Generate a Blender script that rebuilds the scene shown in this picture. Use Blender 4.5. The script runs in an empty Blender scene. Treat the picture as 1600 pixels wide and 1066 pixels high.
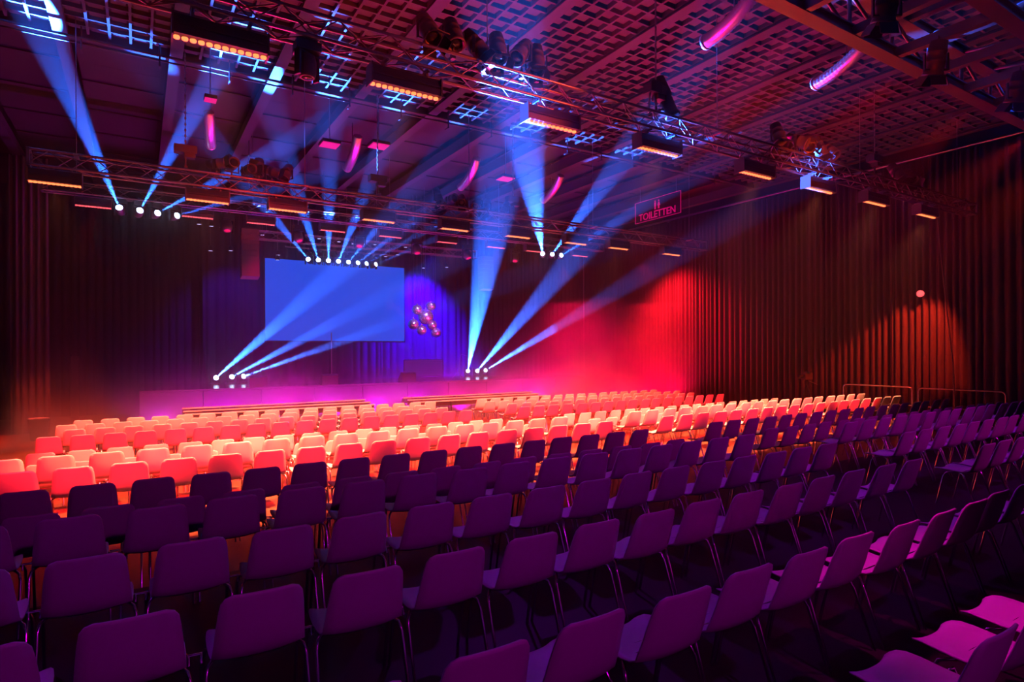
import bpy, math, random
from mathutils import Vector, Matrix, Quaternion

random.seed(7)
PI = math.pi
C = bpy.context.scene.collection
S = bpy.context.scene

# ------------------------------------------------------------------ camera
CAM_Z = 2.41
cam_d = bpy.data.cameras.new('camera')
cam = bpy.data.objects.new('camera', cam_d)
C.objects.link(cam)
cam_d.sensor_width = 36.0
cam_d.lens = 934.47 / 1600 * 36
cam_d.shift_y = 15.06 / 1600
cam_d.clip_start = 0.05
cam.location = (0, 0, CAM_Z)
cam.rotation_euler = (Matrix.Rotation(-math.radians(31.952), 3, 'Z') @ Matrix.Rotation(PI / 2, 3, 'X')
                      @ Matrix.Rotation(-math.radians(0.264), 3, 'Z')).to_euler()
S.camera = cam

# ------------------------------------------------------------------ world, exposure
w = bpy.data.worlds.new('world')
S.world = w
w.use_nodes = True
w.node_tree.nodes['Background'].inputs[0].default_value = (0.25, 0.02, 0.6, 1)
w.node_tree.nodes['Background'].inputs[1].default_value = 0.0
vs = S.view_settings
vs.view_transform = 'Standard'
vs.look = 'None'
vs.gamma = 1
vs.use_curve_mapping = False
vs.exposure = 0.0
cy = S.cycles
cy.max_bounces = 4
cy.diffuse_bounces = 1
cy.glossy_bounces = 2
cy.transmission_bounces = 2
cy.volume_bounces = 0
cy.transparent_max_bounces = 4
cy.use_denoising = True
cy.use_light_tree = True
cy.sample_clamp_indirect = 4.0
cy.caustics_reflective = False
cy.caustics_refractive = False

WARM = (1.0, 0.235, 0.098)
RED = (1.0, 0.012, 0.035)
BLUE = (0.02, 0.125, 1.0)


def spot(name, loc, target, color, power, size, blend=0.3, radius=0.05):
    d = bpy.data.lights.new(name, 'SPOT')
    d.color = color
    d.energy = power
    d.spot_size = math.radians(size)
    d.spot_blend = blend
    d.shadow_soft_size = radius
    o = bpy.data.objects.new(name, d)
    C.objects.link(o)
    o.location = loc
    o.rotation_euler = (Vector(target) - Vector(loc)).to_track_quat('-Z', 'Y').to_euler()
    return o


# truss lines: (depth y, bottom chord z, top chord z)
T2, T3, T4, T5 = 7.7, 14.2, 20.1, 24.2
BAR2 = [0.83, 3.1, 5.55, 7.9, 10.66, 12.9, 15.25, 17.85]
BAR3 = [-1.33, 1.25, 2.87, 5.0, 7.07, 9.05, 11.1, 12.8, 15.15]
BAR4 = [-1.05, 1.5, 3.26, 5.5, 7.5, 9.7, 11.8, 13.6, 15.95]

P_WARM, P_WARM3, P_RED4 = 7500, 2700, 1500
for x in BAR2:       # front row of LED battens washes the middle rows and the stageward floor
    spot('warm_wash', (x, T2, 5.9), (x, T2 + 2.55, 0.3), WARM, P_WARM, 50, 0.22, 0.12)
spot('warm_wash', (20.3, T2 + .3, 5.9), (21.0, T2 + 3.1, 0.3), (1.0, 0.035, 0.014), 3800, 54, 0.22, 0.12)  # extra lamp without a batten, added for the orange pool on the curtains
for x in BAR3:
    spot('warm_wash', (x, T3, 5.54), (x, T3 + 2.5, 0.2), WARM, P_WARM3, 62, 0.22, 0.12)
for x in BAR4:       # wash turned back towards the seats: red by the side wall, magenta over the stage front
    spot('red_wash', (x, T4, 6.35), (x, T4 - 2.0, 0.4), RED if x > 10 else (1.0, 0.0, 0.22), (150 if x < 2 else 600 if x < 10 else 1300), 75, 0.6, 0.12)
spot('red_wash', (19.5, T4, 6.35), (22.5, T4 - 0.6, 1.9), (1.0, 0.006, 0.02), 7500, 112, 0.9, 0.15)
spot('warm_wash', (-1.05, T4, 6.3), (-2.5, 21.4, 0.0), (1.0, 0.05, 0.02), 2600, 34, 0.25, 0.12)
# red lamps on the lighting bridge, aimed at the middle rows
for k in range(8):
    x = -0.3 + 2.3 * k
    spot('red_lamp', (x, 4.25, 6.15), (x, 12.7, 0.5), (1.0, 0.012, 0.022), 13000, 40, 0.25, 0.08)
# unseen amber spots added to tint the truss lamps
spot('amber_fill', (7.5, 4.4, 5.8), (4.6, 7.7, 6.8), (1.0, 0.05, 0.012), 1500, 36, 0.8, 0.05)
spot('amber_fill', (11.0, 4.4, 5.8), (12.4, 7.7, 6.8), (1.0, 0.05, 0.012), 1500, 40, 0.8, 0.05)
spot('amber_fill', (3.0, 8.6, 6.0), (2.2, 14.2, 6.3), (1.0, 0.02, 0.02), 1200, 40, 0.8, 0.05)

# moving heads on the stage floor, crossing over the house
FLOOR_HEADS = [((2.33, 24, 1.45), (5.06, 7.7, 6.13)), ((2.83, 24, 1.47), (8.34, 7.7, 6.22)), ((3.2, 24, 1.48), (12.72, 7.7, 6.33)),
               ((12.61, 24, 1.47), (4.85, 7.7, 6.2)), ((13.07, 24, 1.46), (8.34, 7.7, 6.28)), ((13.47, 24, 1.48), (12.72, 7.7, 6.36))]
T4_HEADS = [((-0.43, 20.1, 6.42), (-1.67, 13.8, 8.8)), ((0.01, 20.1, 6.40), (1.68, 13.49, 8.8)),
            ((0.42, 20.1, 6.40), (4.59, 11.0, 7.82)), ((0.89, 20.1, 6.39), (7.62, 10.5, 7.59)),
            ((14.04, 20.1, 6.34), (7.14, 11.0, 7.43)), ((14.49, 20.1, 6.35), (9.8, 9.5, 7.75)), ((14.92, 20.1, 6.35), (12.68, 8.0, 7.8))]
T5_HEADS = list(zip([(5.7, T5, 6.0), (6.07, T5, 6.0), (6.45, T5, 6.0), (6.83, T5, 6.0), (7.22, T5, 6.0), (7.59, T5, 6.0), (7.94, T5, 6.0), (8.32, T5, 6.0)],
                    [(-0.47, 13.7, 8.8), (2.1, 13.7, 8.8), (3.7, 13.6, 8.8), (5.57, 13.7, 8.8), (7.6, 13.6, 8.8), (9.6, 13.8, 8.8), (11.55, 13.8, 8.8), (13.7, 13.9, 8.8)]))


def beam(src, tgt, power, size):
    s, t = Vector(src), Vector(tgt)
    d = (t - s).normalized()
    spot('beam_light', s + d * 0.165, t, BLUE, power, size, 0.5, 0.02)


for (s_, t_), p_ in zip(FLOOR_HEADS, (1000000, 900000, 900000, 1500000, 1100000, 900000)):
    beam(s_, t_, p_, 3.7)
for (s_, t_), p_, z_ in zip(T4_HEADS, (1000000, 900000, 700000, 450000, 480000, 400000, 350000), (7.0, 6.0, 5, 5, 6, 5, 5)):
    beam(s_, t_, p_, z_)
for s_, t_ in T5_HEADS:
    beam(s_, t_, 360000, 5.5)

# stage washes
spot('blue_wash', (3.2, T5, 6.3), (3.2, 27.0, 3.6), (0.15, 0.0, 1.0), 650, 75, 0.8, 0.1)
spot('blue_wash', (11.3, 24.9, 6.9), (11.4, 27.0, 2.6), (0.05, 0.0, 1.0), 32000, 84, 1.0, 0.15)
for k in range(9):   # unseen lamps added at the stage foot to colour the fog from below
    x = 0.6 + 1.65 * k
    spot('fog_fill', (x, 20.6, 0.12), (x, 20.4, 3.0), (0.85, 0.0, 1.0) if x < 10 else (1.0, 0.0, 0.45), 480 if k else 120, 150, 0.6, 0.1)
for k in range(5):  # red ones, added likewise beyond the stage end
    x = 15.2 + 1.5 * k
    spot('fog_fill', (x, 20.0, 0.12), (x, 19.6, 3.0), (1.0, 0.0, 0.06), 380, 150, 0.6, 0.1)
spot('red_wash', (16.5, 22.0, 6.3), (16.5, 21.0, 1.0), (1.0, 0.0, 0.06), 4500, 80, 0.9, 0.1)

# violet wash turned back from the near truss; the fills below are added
for x in (-2.8, 4.5, 8.5, 12.5, 15.5):
    spot('violet_wash', (x, 7.4, 6.2), (x, 2.6, 0.6), (0.42, 0.0, 1.0), 330, 62, 0.7, 0.12)
spot('magenta_fill', (1.8, -4.2, 5.2), (1.0, 5.2, 0.8), (1.0, 0.0, 0.92), 225, 66, 1.0, 0.15)  # unseen fill added behind the camera for the chair backs
spot('magenta_fill', (14.0, -3.0, 5.5), (10.2, 5.6, 0.8), (1.0, 0.0, 0.72), 720, 64, 1.0, 0.15)  # second unseen fill behind the camera, for the side block
spot('magenta_fill', (4.5, 2.9, 5.9), (4.6, 1.4, 0.8), (1.0, 0.0, 0.42), 640, 37, 0.9, 0.15)  # unseen fill added overhead to brighten the nearest seats
spot('bridge_fill', (15.4, 2.6, 6.75), (10.5, 3.6, 6.4), (0.02, 0.07, 1.0), 700, 42, 0.8, 0.06)  # blue and red fills added to tint the bridge members
spot('bridge_fill', (6.0, 2.2, 5.6), (12.0, 3.6, 6.6), (1.0, 0.03, 0.01), 70, 60, 0.8, 0.06)
spot('ball_fill', (9.6, 20.4, 6.2), (10.75, 24.5, 3.8), (0.45, 0.2, 1.0), 1500, 20, 0.5, 0.05)  # unseen spots added to brighten the mirror balls
spot('ball_fill', (12.4, 20.4, 2.0), (10.75, 24.5, 3.8), (1.0, 0.02, 0.3), 900, 20, 0.5, 0.05)
# unseen fills added in the cross aisle, for bounce from the lit rows
for (x, y, tx, p_) in ((2.5, 13.25, 3.5, 1900), (8.5, 13.25, 8.5, 2100), (14.0, 13.25, 13.5, 2100)):
    spot('ceiling_fill', (x, y, 0.9), (tx, 7.0, 8.8), (1.0, 0.0, 0.2), p_ * 1.15, 76, 0.8, 0.2)
# unseen pink spots added to light the silver ducts
for a_, t_ in (((8.4, 7.9, 6.85), (9.03, 6.9, 8.3)), ((11.9, 7.9, 6.85), (12.4, 6.8, 8.3)), ((9.2, 14.6, 6.5), (9.4, 17.6, 8.25)), ((12.6, 14.6, 6.5), (12.85, 17.7, 8.25)), ((5.3, 14.6, 6.5), (5.44, 17.6, 8.25)), ((1.6, 14.6, 6.5), (1.63, 17.7, 8.25))):
    spot('duct_fill', a_, t_, (1.0, 0.0, 0.3), 260 if a_[1] < 10 else 700, 26 if a_[1] < 10 else 17, 0.6, 0.04)

# ------------------------------------------------------------------ materials
def mat(name, color, rough=0.6, metal=0.0, emit=None, estr=0.0, noise=None, spec=0.4):
    m = bpy.data.materials.new(name)
    m.use_nodes = True
    nt = m.node_tree
    b = nt.nodes['Principled BSDF']
    b.inputs['Base Color'].default_value = (*color, 1)
    b.inputs['Roughness'].default_value = rough
    b.inputs['Metallic'].default_value = metal
    b.inputs['Specular IOR Level'].default_value = spec
    if emit:
        b.inputs['Emission Color'].default_value = (*emit, 1)
        b.inputs['Emission Strength'].default_value = estr
        m.cycles.emission_sampling = 'NONE'
    if noise:
        tc = nt.nodes.new('ShaderNodeTexCoord')
        n = nt.nodes.new('ShaderNodeTexNoise')
        n.inputs['Scale'].default_value = noise[0]
        n.inputs['Detail'].default_value = 3
        r = nt.nodes.new('ShaderNodeMapRange')
        r.inputs[3].default_value = 1 - noise[1]
        r.inputs[4].default_value = 1 + noise[1]
        mx = nt.nodes.new('ShaderNodeMix')
        mx.data_type = 'RGBA'
        mx.blend_type = 'MULTIPLY'
        mx.inputs[0].default_value = 1
        mx.inputs[6].default_value = (*color, 1)
        nt.links.new(tc.outputs['Object'], n.inputs['Vector'])
        nt.links.new(n.outputs['Fac'], r.inputs[0])
        nt.links.new(r.outputs[0], mx.inputs[7])
        nt.links.new(mx.outputs[2], b.inputs['Base Color'])
    return m


M = {}
M['shell'] = mat('chair_plastic', (0.74, 0.72, 0.71), 0.42, noise=(9, 0.04))
M['chrome'] = mat('chrome', (0.75, 0.75, 0.78), 0.16, 1.0)
M['alu'] = mat('truss_aluminium', (0.22, 0.21, 0.22), 0.36, 0.75)
M['black'] = mat('black_metal', (0.018, 0.018, 0.02), 0.45)
M['lamp'] = mat('lamp_body', (0.10, 0.085, 0.08), 0.45, 0.3)
M['floor'] = mat('shaded_floor', (0.012, 0.011, 0.011), 0.55, noise=(2.5, 0.25))  # floor of the near tier, unlit look put into its colour
M['wood'] = mat('brown_floor', (0.24, 0.09, 0.05), 0.55, noise=(2.5, 0.2))
M['riser'] = mat('riser_board', (0.22, 0.13, 0.08), 0.6, noise=(6, 0.2))
M['stage'] = mat('stage_black', (0.05, 0.05, 0.055), 0.22, noise=(3, 0.2))
M['waffle'] = mat('ceiling_waffle', (0.085, 0.078, 0.078), 0.75, noise=(4, 0.1))
M['beamm'] = mat('ceiling_beam_paint', (0.055, 0.05, 0.055), 0.6)
M['plank'] = mat('ceiling_plank', (0.04, 0.036, 0.036), 0.7, noise=(2, 0.2))
M['dark'] = mat('dark_void', (0.02, 0.02, 0.022), 0.8)
M['curtain'] = mat('stage_curtain', (0.075, 0.060, 0.053), 0.85, noise=(14, 0.12))
M['backcloth'] = mat('black_drape', (0.035, 0.033, 0.038), 0.9, noise=(10, 0.12))
M['tread'] = mat('pale_tread', (0.62, 0.58, 0.55), 0.5)
M['steel'] = mat('rail_steel', (0.45, 0.42, 0.4), 0.3, 0.9)
M['foil'] = mat('duct_foil', (0.85, 0.83, 0.85), 0.28, 0.85)
M['mirror'] = mat('mirror_tile', (0.85, 0.8, 0.92), 0.28, 0.75)
M['screen'] = mat('screen_blue', (0.01, 0.01, 0.01), 0.5, emit=(0.0, 0.07, 0.75), estr=1.0)
M['screen'].cycles.emission_sampling = 'AUTO'
M['led_warm'] = mat('led_warm', (0.1, 0.1, 0.1), 0.3, emit=(1.0, 0.17, 0.05), estr=2.8)
M['led_pink'] = mat('led_pink', (0.1, 0.1, 0.1), 0.3, emit=(1.0, 0.09, 0.10), estr=1.8)
M['led_blue'] = mat('beam_lens', (0.1, 0.1, 0.1), 0.2, emit=(0.45, 0.68, 1.0), estr=12)
M['led_white'] = mat('par_lens', (0.1, 0.1, 0.1), 0.2, emit=(0.5, 0.5, 1.0), estr=2.2)
M['led_red'] = mat('red_lens', (0.1, 0.1, 0.1), 0.2, emit=(1.0, 0.0, 0.08), estr=0.8)
M['panel_pink'] = mat('glowing_panel', (0.2, 0.2, 0.2), 0.5, emit=(1.0, 0.0, 0.28), estr=0.75)  # pink emission built into the square panels
M['sign'] = mat('sign_letters', (0.2, 0.05, 0.1), 0.5, emit=(1.0, 0.0, 0.22), estr=0.5)
M['sign_face'] = mat('sign_face', (0.02, 0.015, 0.03), 0.5)
M['dots'] = mat('led_dots', (0.05, 0.05, 0.05), 0.4, emit=(0.35, 0.03, 1.0), estr=0.8)
M['glass'] = mat('lens_glass', (0.02, 0.02, 0.03), 0.05)


# ------------------------------------------------------------------ mesh helpers
class MB:
    def __init__(self):
        self.v, self.f, self.s = [], [], []

    def add(self, vs, fs, smooth=False):
        n = len(self.v)
        self.v += [tuple(p) for p in vs]
        self.f += [tuple(i + n for i in q) for q in fs]
        self.s += [smooth] * len(fs)
        return self

    def box(self, c, d, R=None):
        x, y, z = (k / 2 for k in d)
        p = [Vector((sx * x, sy * y, sz * z)) for sx in (-1, 1) for sy in (-1, 1) for sz in (-1, 1)]
        if R is not None:
            p = [R @ q for q in p]
        p = [q + Vector(c) for q in p]
        return self.add(p, [(0, 1, 3, 2), (4, 6, 7, 5), (0, 4, 5, 1), (2, 3, 7, 6), (0, 2, 6, 4), (1, 5, 7, 3)])

    def bar(self, a, b, r, n=6):
        return self.tube([a, b], r, n)

    def tube(self, pts, r, n=6, cap=True):
        pts = [Vector(p) for p in pts]
        rr = r if isinstance(r, (list, tuple)) else [r] * len(pts)
        base = len(self.v)
        ref = None
        vs, fs = [], []
        for i, p in enumerate(pts):
            t = (pts[min(i + 1, len(pts) - 1)] - pts[max(i - 1, 0)]).normalized()
            if ref is None:
                ref = t.orthogonal().normalized()
            else:
                ref = (ref - t * ref.dot(t)).normalized()
            bn = t.cross(ref)
            for k in range(n):
                a = 2 * PI * k / n
                vs.append(p + (ref * math.cos(a) + bn * math.sin(a)) * rr[i])
        for i in range(len(pts) - 1):
            for k in range(n):
                k2 = (k + 1) % n
                fs.append((i * n + k, i * n + k2, (i + 1) * n + k2, (i + 1) * n + k))
        self.add(vs, fs, True)
        if cap:
            m = len(pts) - 1
            self.add(vs[:n], [tuple(range(n))[::-1]])
            self.add(vs[m * n:], [tuple(range(n))])
        return self

    def lathe(self, prof, n=16, mtx=None, smooth=True):
        vs, fs = [], []
        for (r, z) in prof:
            for k in range(n):
                a = 2 * PI * k / n
                vs.append(Vector((r * math.cos(a), r * math.sin(a), z)))
        for i in range(len(prof) - 1):
            for k in range(n):
                k2 = (k + 1) % n
                fs.append((i * n + k, i * n + k2, (i + 1) * n + k2, (i + 1) * n + k))
        fs.append(tuple(range(n))[::-1])
        m = (len(prof) - 1) * n
        fs.append(tuple(range(m, m + n)))
        if mtx is not None:
            vs = [mtx @ q for q in vs]
        return self.add(vs, fs, smooth)

    def mesh(self, name, m):
        me = bpy.data.meshes.new(name)
        me.from_pydata(self.v, [], self.f)
        me.polygons.foreach_set('use_smooth', self.s)
        me.materials.append(m)
        me.update()
        return me

    def build(self, name, m, parent=None, loc=None):
        return link(name, self.mesh(name, m), parent, loc)


def link(name, me, parent=None, loc=None, rot=None):
    o = bpy.data.objects.new(name, me)
    C.objects.link(o)
    if parent is not None:
        o.parent = parent
    if loc is not None:
        o.location = loc
    if rot is not None:
        o.rotation_euler = rot
    return o


def tag(o, label, cat, group=None, kind=None):
    o['label'] = label
    o['category'] = cat
    if group:
        o['group'] = group
    if kind:
        o['kind'] = kind
    return o


def thing(name, label, cat, loc=(0, 0, 0), group=None, rz=0.0):
    o = bpy.data.objects.new(name, None)
    C.objects.link(o)
    o.location = loc
    o.rotation_euler = (0, 0, rz)
    o.empty_display_size = 0.1
    return tag(o, label, cat, group)


def structure(name, mb, m):
    o = mb.build(name, m)
    o['kind'] = 'structure'
    return o


ORD = ['zeroth', 'first', 'second', 'third', 'fourth', 'fifth', 'sixth', 'seventh', 'eighth', 'ninth', 'tenth', 'eleventh', 'twelfth',
       'thirteenth', 'fourteenth', 'fifteenth', 'sixteenth', 'seventeenth', 'eighteenth', 'nineteenth', 'twentieth', 'twenty-first', 'twenty-second']

# ------------------------------------------------------------------ the hall
XL, XR, YB, YF, ZC = -4.3, 22.6, 28.0, -6.0, 9.5
structure('floor', MB().box(((XL + XR) / 2, (YB + YF) / 2, -0.05), (XR - XL, YB - YF, 0.1)), M['wood'])
# seating tiers with their riser boards
def tier(x0, x1, y0, y1, z, m):
    o = structure('floor_tier', MB().box(((x0 + x1) / 2, (y0 + y1) / 2, z - 0.02), (x1 - x0, y1 - y0, 0.04)), m)
    n = max(1, round((x1 - x0) / 2.0))
    s = (x1 - x0) / n
    me = MB().box((0, 0, 0), (s - 0.012, 0.02, z - 0.045)).mesh('riser_panel', M['riser'])
    for i in range(n):
        link('riser_panel', me, o, (x0 + s * (i + .5), y1 - 0.012, (z - 0.04) / 2))
    return o


tier(-3.6, 19.4, -1.0, 10.25, 0.30, M['wood'])
tier(-3.6, 19.4, -1.0, 5.84, 0.457, M['floor'])
structure('wall_left', MB().box((XL - 0.1, (YB + YF) / 2, ZC / 2), (0.2, YB - YF, ZC)), M['dark'])
structure('wall_right', MB().box((XR + 0.1, (YB + YF) / 2, ZC / 2), (0.2, YB - YF, ZC)), M['dark'])
structure('wall_back', MB().box(((XL + XR) / 2, YB + 0.1, ZC / 2), (XR - XL, 0.2, ZC)), M['dark'])
structure('wall_front', MB().box(((XL + XR) / 2, YF - 0.1, ZC / 2), (XR - XL, 0.2, ZC)), M['dark'])
ceil = structure('ceiling', MB().box(((XL + XR) / 2, (YB + YF) / 2, ZC + 0.2), (XR - XL, YB - YF, 0.1)), M['dark'])

# beams run from the stage to the back of the hall, 2 m apart
BX = [-3.3 + 2.0 * k for k in range(13)]
me = MB().box((0, 0, 0), (0.16, 32.0, 0.34)).box((0, 0, -0.17), (0.24, 32.0, 0.03)).mesh('ceiling_beam', M['beamm'])
for x in BX:
    link('ceiling_beam', me, ceil, (x, 12.0, 8.93))
# waffle panels between the beams: 5 x 4 deep coffers on one panel
def waffle(nx, ny, wx, wy):
    b = MB()
    px_, py_ = wx / nx, wy / ny
    rib, dep = 0.045, 0.10
    for i in range(nx + 1):
        b.box((-wx / 2 + i * px_, 0, 0.0), (rib if 0 < i < nx else rib * .7, wy, dep))
    for j in range(ny):
        for i in range(nx):
            b.box((-wx / 2 + (i + .5) * px_, -wy / 2 + (j + .5) * py_ - py_ / 2 + 0.02, 0.0), (px_ - rib, rib, dep))
    b.box((0, 0, 0.075 - .015), (wx, wy, 0.02))
    for j in range(ny):
        for i in range(nx):
            cx, cyy = -wx / 2 + (i + .5) * px_, -wy / 2 + (j + .5) * py_ + 0.02
            a, c_, h = px_ / 2 - rib / 2 - .01, px_ / 2 - rib / 2 - .04, 0.03
            b.add([(cx - a, cyy - a, .049), (cx + a, cyy - a, .049), (cx + a, cyy + a, .049), (cx - a, cyy + a, .049),
                   (cx - c_, cyy - c_, .049 - h), (cx + c_, cyy - c_, .049 - h), (cx + c_, cyy + c_, .049 - h), (cx - c_, cyy + c_, .049 - h)],
                  [(7, 6, 5, 4), (0, 4, 5, 1), (1, 5, 6, 2), (2, 6, 7, 3), (3, 7, 4, 0)])
    return b


WY = 1.36
me = waffle(5, 4, 1.80, WY).mesh('ceiling_panel', M['waffle'])
for i in range(12):
    for j in range(11):
        y = 14.7 - WY * (j + .5)
        link('ceiling_panel', me, ceil, (BX[i] + 1.0, y, 8.86))
# flat boards towards the stage
me = MB().box((0, 0, 0), (1.76, 0.98, 0.03)).mesh('ceiling_board', M['plank'])
for i in range(12):
    for j in range(12):
        link('ceiling_board', me, ceil, (BX[i] + 1.0, 15.7 + j * 1.06, 9.26 + 0.03 * ((i + j) % 2)))
me = MB().box((0, 0, 0), (1.78, 0.10, 0.6)).mesh('ceiling_bulkhead', M['plank'])
for i in range(12):
    link('ceiling_bulkhead', me, ceil, (BX[i] + 1.0, 14.98, 9.08))

# red-painted services pipe slung below the ceiling
pp = thing('ceiling_pipe', 'long thin red pipe on short hangers below the ceiling grid', 'pipe', (0, 14.45, 8.6))
MB().bar((-4.2, 0, 0), (18.5, 0, 0), 0.03, 8).bar((-4.2, 0.14, -.05), (18.5, 0.14, -.05), 0.02, 6).build('pipe_run', M['beamm'], pp)
me = MB().bar((0, 0, -.22), (0, 0, 0.36), 0.018, 6).box((0, .07, -.22), (0.03, .2, .03)).mesh('hanger', M['beamm'])
for k in range(17):
    link('hanger', me, pp, (-3.6 + 1.33 * k, 0, 0))

# rail along the right wall and its curtains
rl_ = thing('curtain_rail', 'long steel curtain rail high along the dark side wall', 'rail', (21.9, 0, 8.72))
MB().bar((0, -5.5, 0), (0, 27.5, 0), 0.05, 8).build('rail_tube', M['steel'], rl_)
me = MB().box((0.3, 0, 0), (0.6, 0.04, 0.05)).mesh('bracket', M['steel'])
for k in range(12):
    link('bracket', me, rl_, (0.05, -5 + 2.9 * k, 0.06))


def drape(name, w_, h, folds, amp, m, label, group, loc, rz, seed):
    """A hanging curtain: width along local x, real folds and thickness."""
    rnd = random.Random(seed)
    n = folds * 8
    ph = [rnd.uniform(-.5, .5) for _ in range(folds + 2)]
    am = [rnd.uniform(.55, 1.25) for _ in range(folds + 2)]
    rows = [0, 0.12, 0.5, 0.85, 1.0]
    vs, fs = [], []
    for t in rows:
        for i in range(n + 1):
            u = i / n
            k = u * folds
            kk = int(k)
            fr = k - kk
            a = amp * (am[kk] * (1 - fr) + am[kk + 1] * fr) * (0.75 + 0.35 * t)
            p = ph[kk] * (1 - fr) + ph[kk + 1] * fr
            x = (u - .5) * w_ + 0.03 * math.sin(2 * PI * k * 1.0 + 1.3 + p) * t
            y = a * math.sin(2 * PI * k + p * 2.2)
            vs.append((x, y, h * (1 - t)))
    N = n + 1
    front = len(vs)
    vs += [(x, y + 0.02, z) for (x, y, z) in vs]
    for r in range(len(rows) - 1):
        for i in range(n):
            a = r * N + i
            fs.append((a, a + N, a + N + 1, a + 1))
            fs.append((a + front, a + 1 + front, a + N + 1 + front, a + N + front))
    L = (len(rows) - 1) * N
    for i in range(n):
        fs.append((L + i, L + i + front, L + i + 1 + front, L + i + 1))
        fs.append((i, i + 1, i + 1 + front, i + front))
    b = MB()
    b.add(vs, fs, True)
    hem = MB()
    o = b.build(name, m)
    o.location = loc
    o.rotation_euler = (0, 0, rz)
    tag(o, label, 'curtain', group)
    return o


k = 0
for i in range(13):
    y = 26.4 - 2.46 * i
    drape('curtain', 2.5, 8.55, 9 + (i * 5) % 4, 0.09, M['curtain'],
          'tall dark pleated curtain, the %s along the side wall from the stage' % ORD[i + 1],
          'curtains along the side wall', (21.85 - 0.05 * (i % 2), y, 0.06), -PI / 2, 11 + i)

# black drapes behind and beside the stage
for i in range(3):
    drape('black_drape', 2.2, 8.4, 8, 0.07, M['backcloth'], 'black drape on the back wall, %s from the dark corner' % ORD[i + 1],
          'black drapes on the back wall', (-3.1 + 2.15 * i, 27.6 - 0.1 * (i % 2), 0.05), 0, 50 + i)
for i in range(5):
    drape('stage_backdrop', 2.5, 8.2, 7, 0.05, M['backcloth'], 'plain black backdrop cloth behind the stage, %s from the line array speaker' % ORD[i + 1],
          'backdrop cloths behind the stage', (3.4 + 2.45 * i, 26.8 - 0.06 * (i % 2), 0.5), 0, 60 + i)
for i in range(3):
    drape('black_drape', 2.3, 8.4, 8, 0.07, M['backcloth'], 'black drape beyond the stage, %s from the side wall' % ORD[3 - i],
          'black drapes on the back wall', (16.0 + 2.25 * i, 27.5 - 0.1 * (i % 2), 0.05), 0, 70 + i)
drape('curtain', 0.9, 8.2, 5, 0.10, M['curtain'], 'narrow red-lit curtain leg standing behind the waste bin', None, (-2.75, 22.6, 0.02), 0, 90)
drape('curtain', 2.4, 8.2, 9, 0.10, M['curtain'], 'dark curtain hanging along the near side wall behind the bin', None, (-3.95, 20.5, 0.05), PI / 2, 91)

# ------------------------------------------------------------------ stage
st = thing('stage', 'low black stage deck below the blue screen', 'stage', (8.5, 24.0, 0))
MB().box((0, 0, 1.22), (17.0, 6.0, 0.06)).build('deck', M['stage'], st)
me = MB().box((0, 0, 0), (1.68, 0.04, 1.16)).mesh('skirt_panel', M['stage'])
for i in range(10):
    link('skirt_panel', me, st, (-7.65 + 1.7 * i, -2.96, 0.60))
MB().box((-8.46, 0, .6), (.04, 5.9, 1.16)).build('side_skirt', M['stage'], st)
MB().box((8.46, 0, .6), (.04, 5.9, 1.16)).build('side_skirt', M['stage'], st)

for x0, x1, lab in ((1.07, 6.55, 'wide three-tread pale steps before the stage, dark curtain end'), (7.9, 13.4, 'wide three-tread pale steps before the stage, aisle end')):
    s_ = thing('stage_steps', lab, 'steps', ((x0 + x1) / 2, 19.6, 0), 'wide steps before the stage')
    L = x1 - x0
    for k, (y, z) in enumerate(((0.4, 0.755), (-0.1, 0.71), (-0.6, 0.665))):
        MB().box((0, y, z), (L, 0.13, 0.035)).build('tread', M['tread'], s_)
        MB().box((0, y + .07, z - 0.1), (L, 0.02, 0.16)).build('riser', M['stage'], s_)
    for k in range(5):
        xx = -L / 2 + .1 + k * (L - .2) / 4
        b = MB()
        for (y, z) in ((0.4, 0.735), (-0.6, 0.645)):
            b.bar((xx, y, 0), (xx, y, z), 0.02, 6)
        b.bar((xx, .4, .6), (xx, -.6, .52), .018, 6)
        b.build('leg', M['black'], s_)

# screen with frame, hung in front of the backdrop
sc = thing('projection_screen', 'large glowing blue projection screen over the stage', 'screen', (7.23, 25.5, 2.86))
MB().box((0, 0, 1.65), (5.88, 0.04, 3.30)).build('screen_surface', M['screen'], sc)
fr = MB()
fr.box((0, .04, 3.33), (5.98, .06, .05)).box((0, .04, -.03), (5.98, .06, .05)).box((-2.965, .04, 1.65), (.05, .06, 3.4)).box((2.965, .04, 1.65), (.05, .06, 3.4))
fr.build('frame', M['black'], sc)
for x in (-2.6, 2.6):
    MB().bar((x, .05, 3.3), (x, .05, 6.42), .012, 5).build('hanging_wire', M['black'], sc)

# mirror balls
BALLS = [(10.38, 4.23, .23), (11.03, 4.42, .22), (10.78, 3.93, .34), (11.09, 3.57, .22), (11.27, 3.23, .23), (10.59, 3.33, .22), (10.2, 3.58, .24)]
BL = ['upper mirror ball beside the screen edge', 'topmost mirror ball of the cluster', 'largest mirror ball at the centre of the cluster',
      'mirror ball just below the largest one on the stage-exit side', 'lowest mirror ball of the hanging cluster', 'mirror ball low in the cluster, under the largest one',
      'mirror ball of the cluster hanging closest to the screen']


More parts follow.
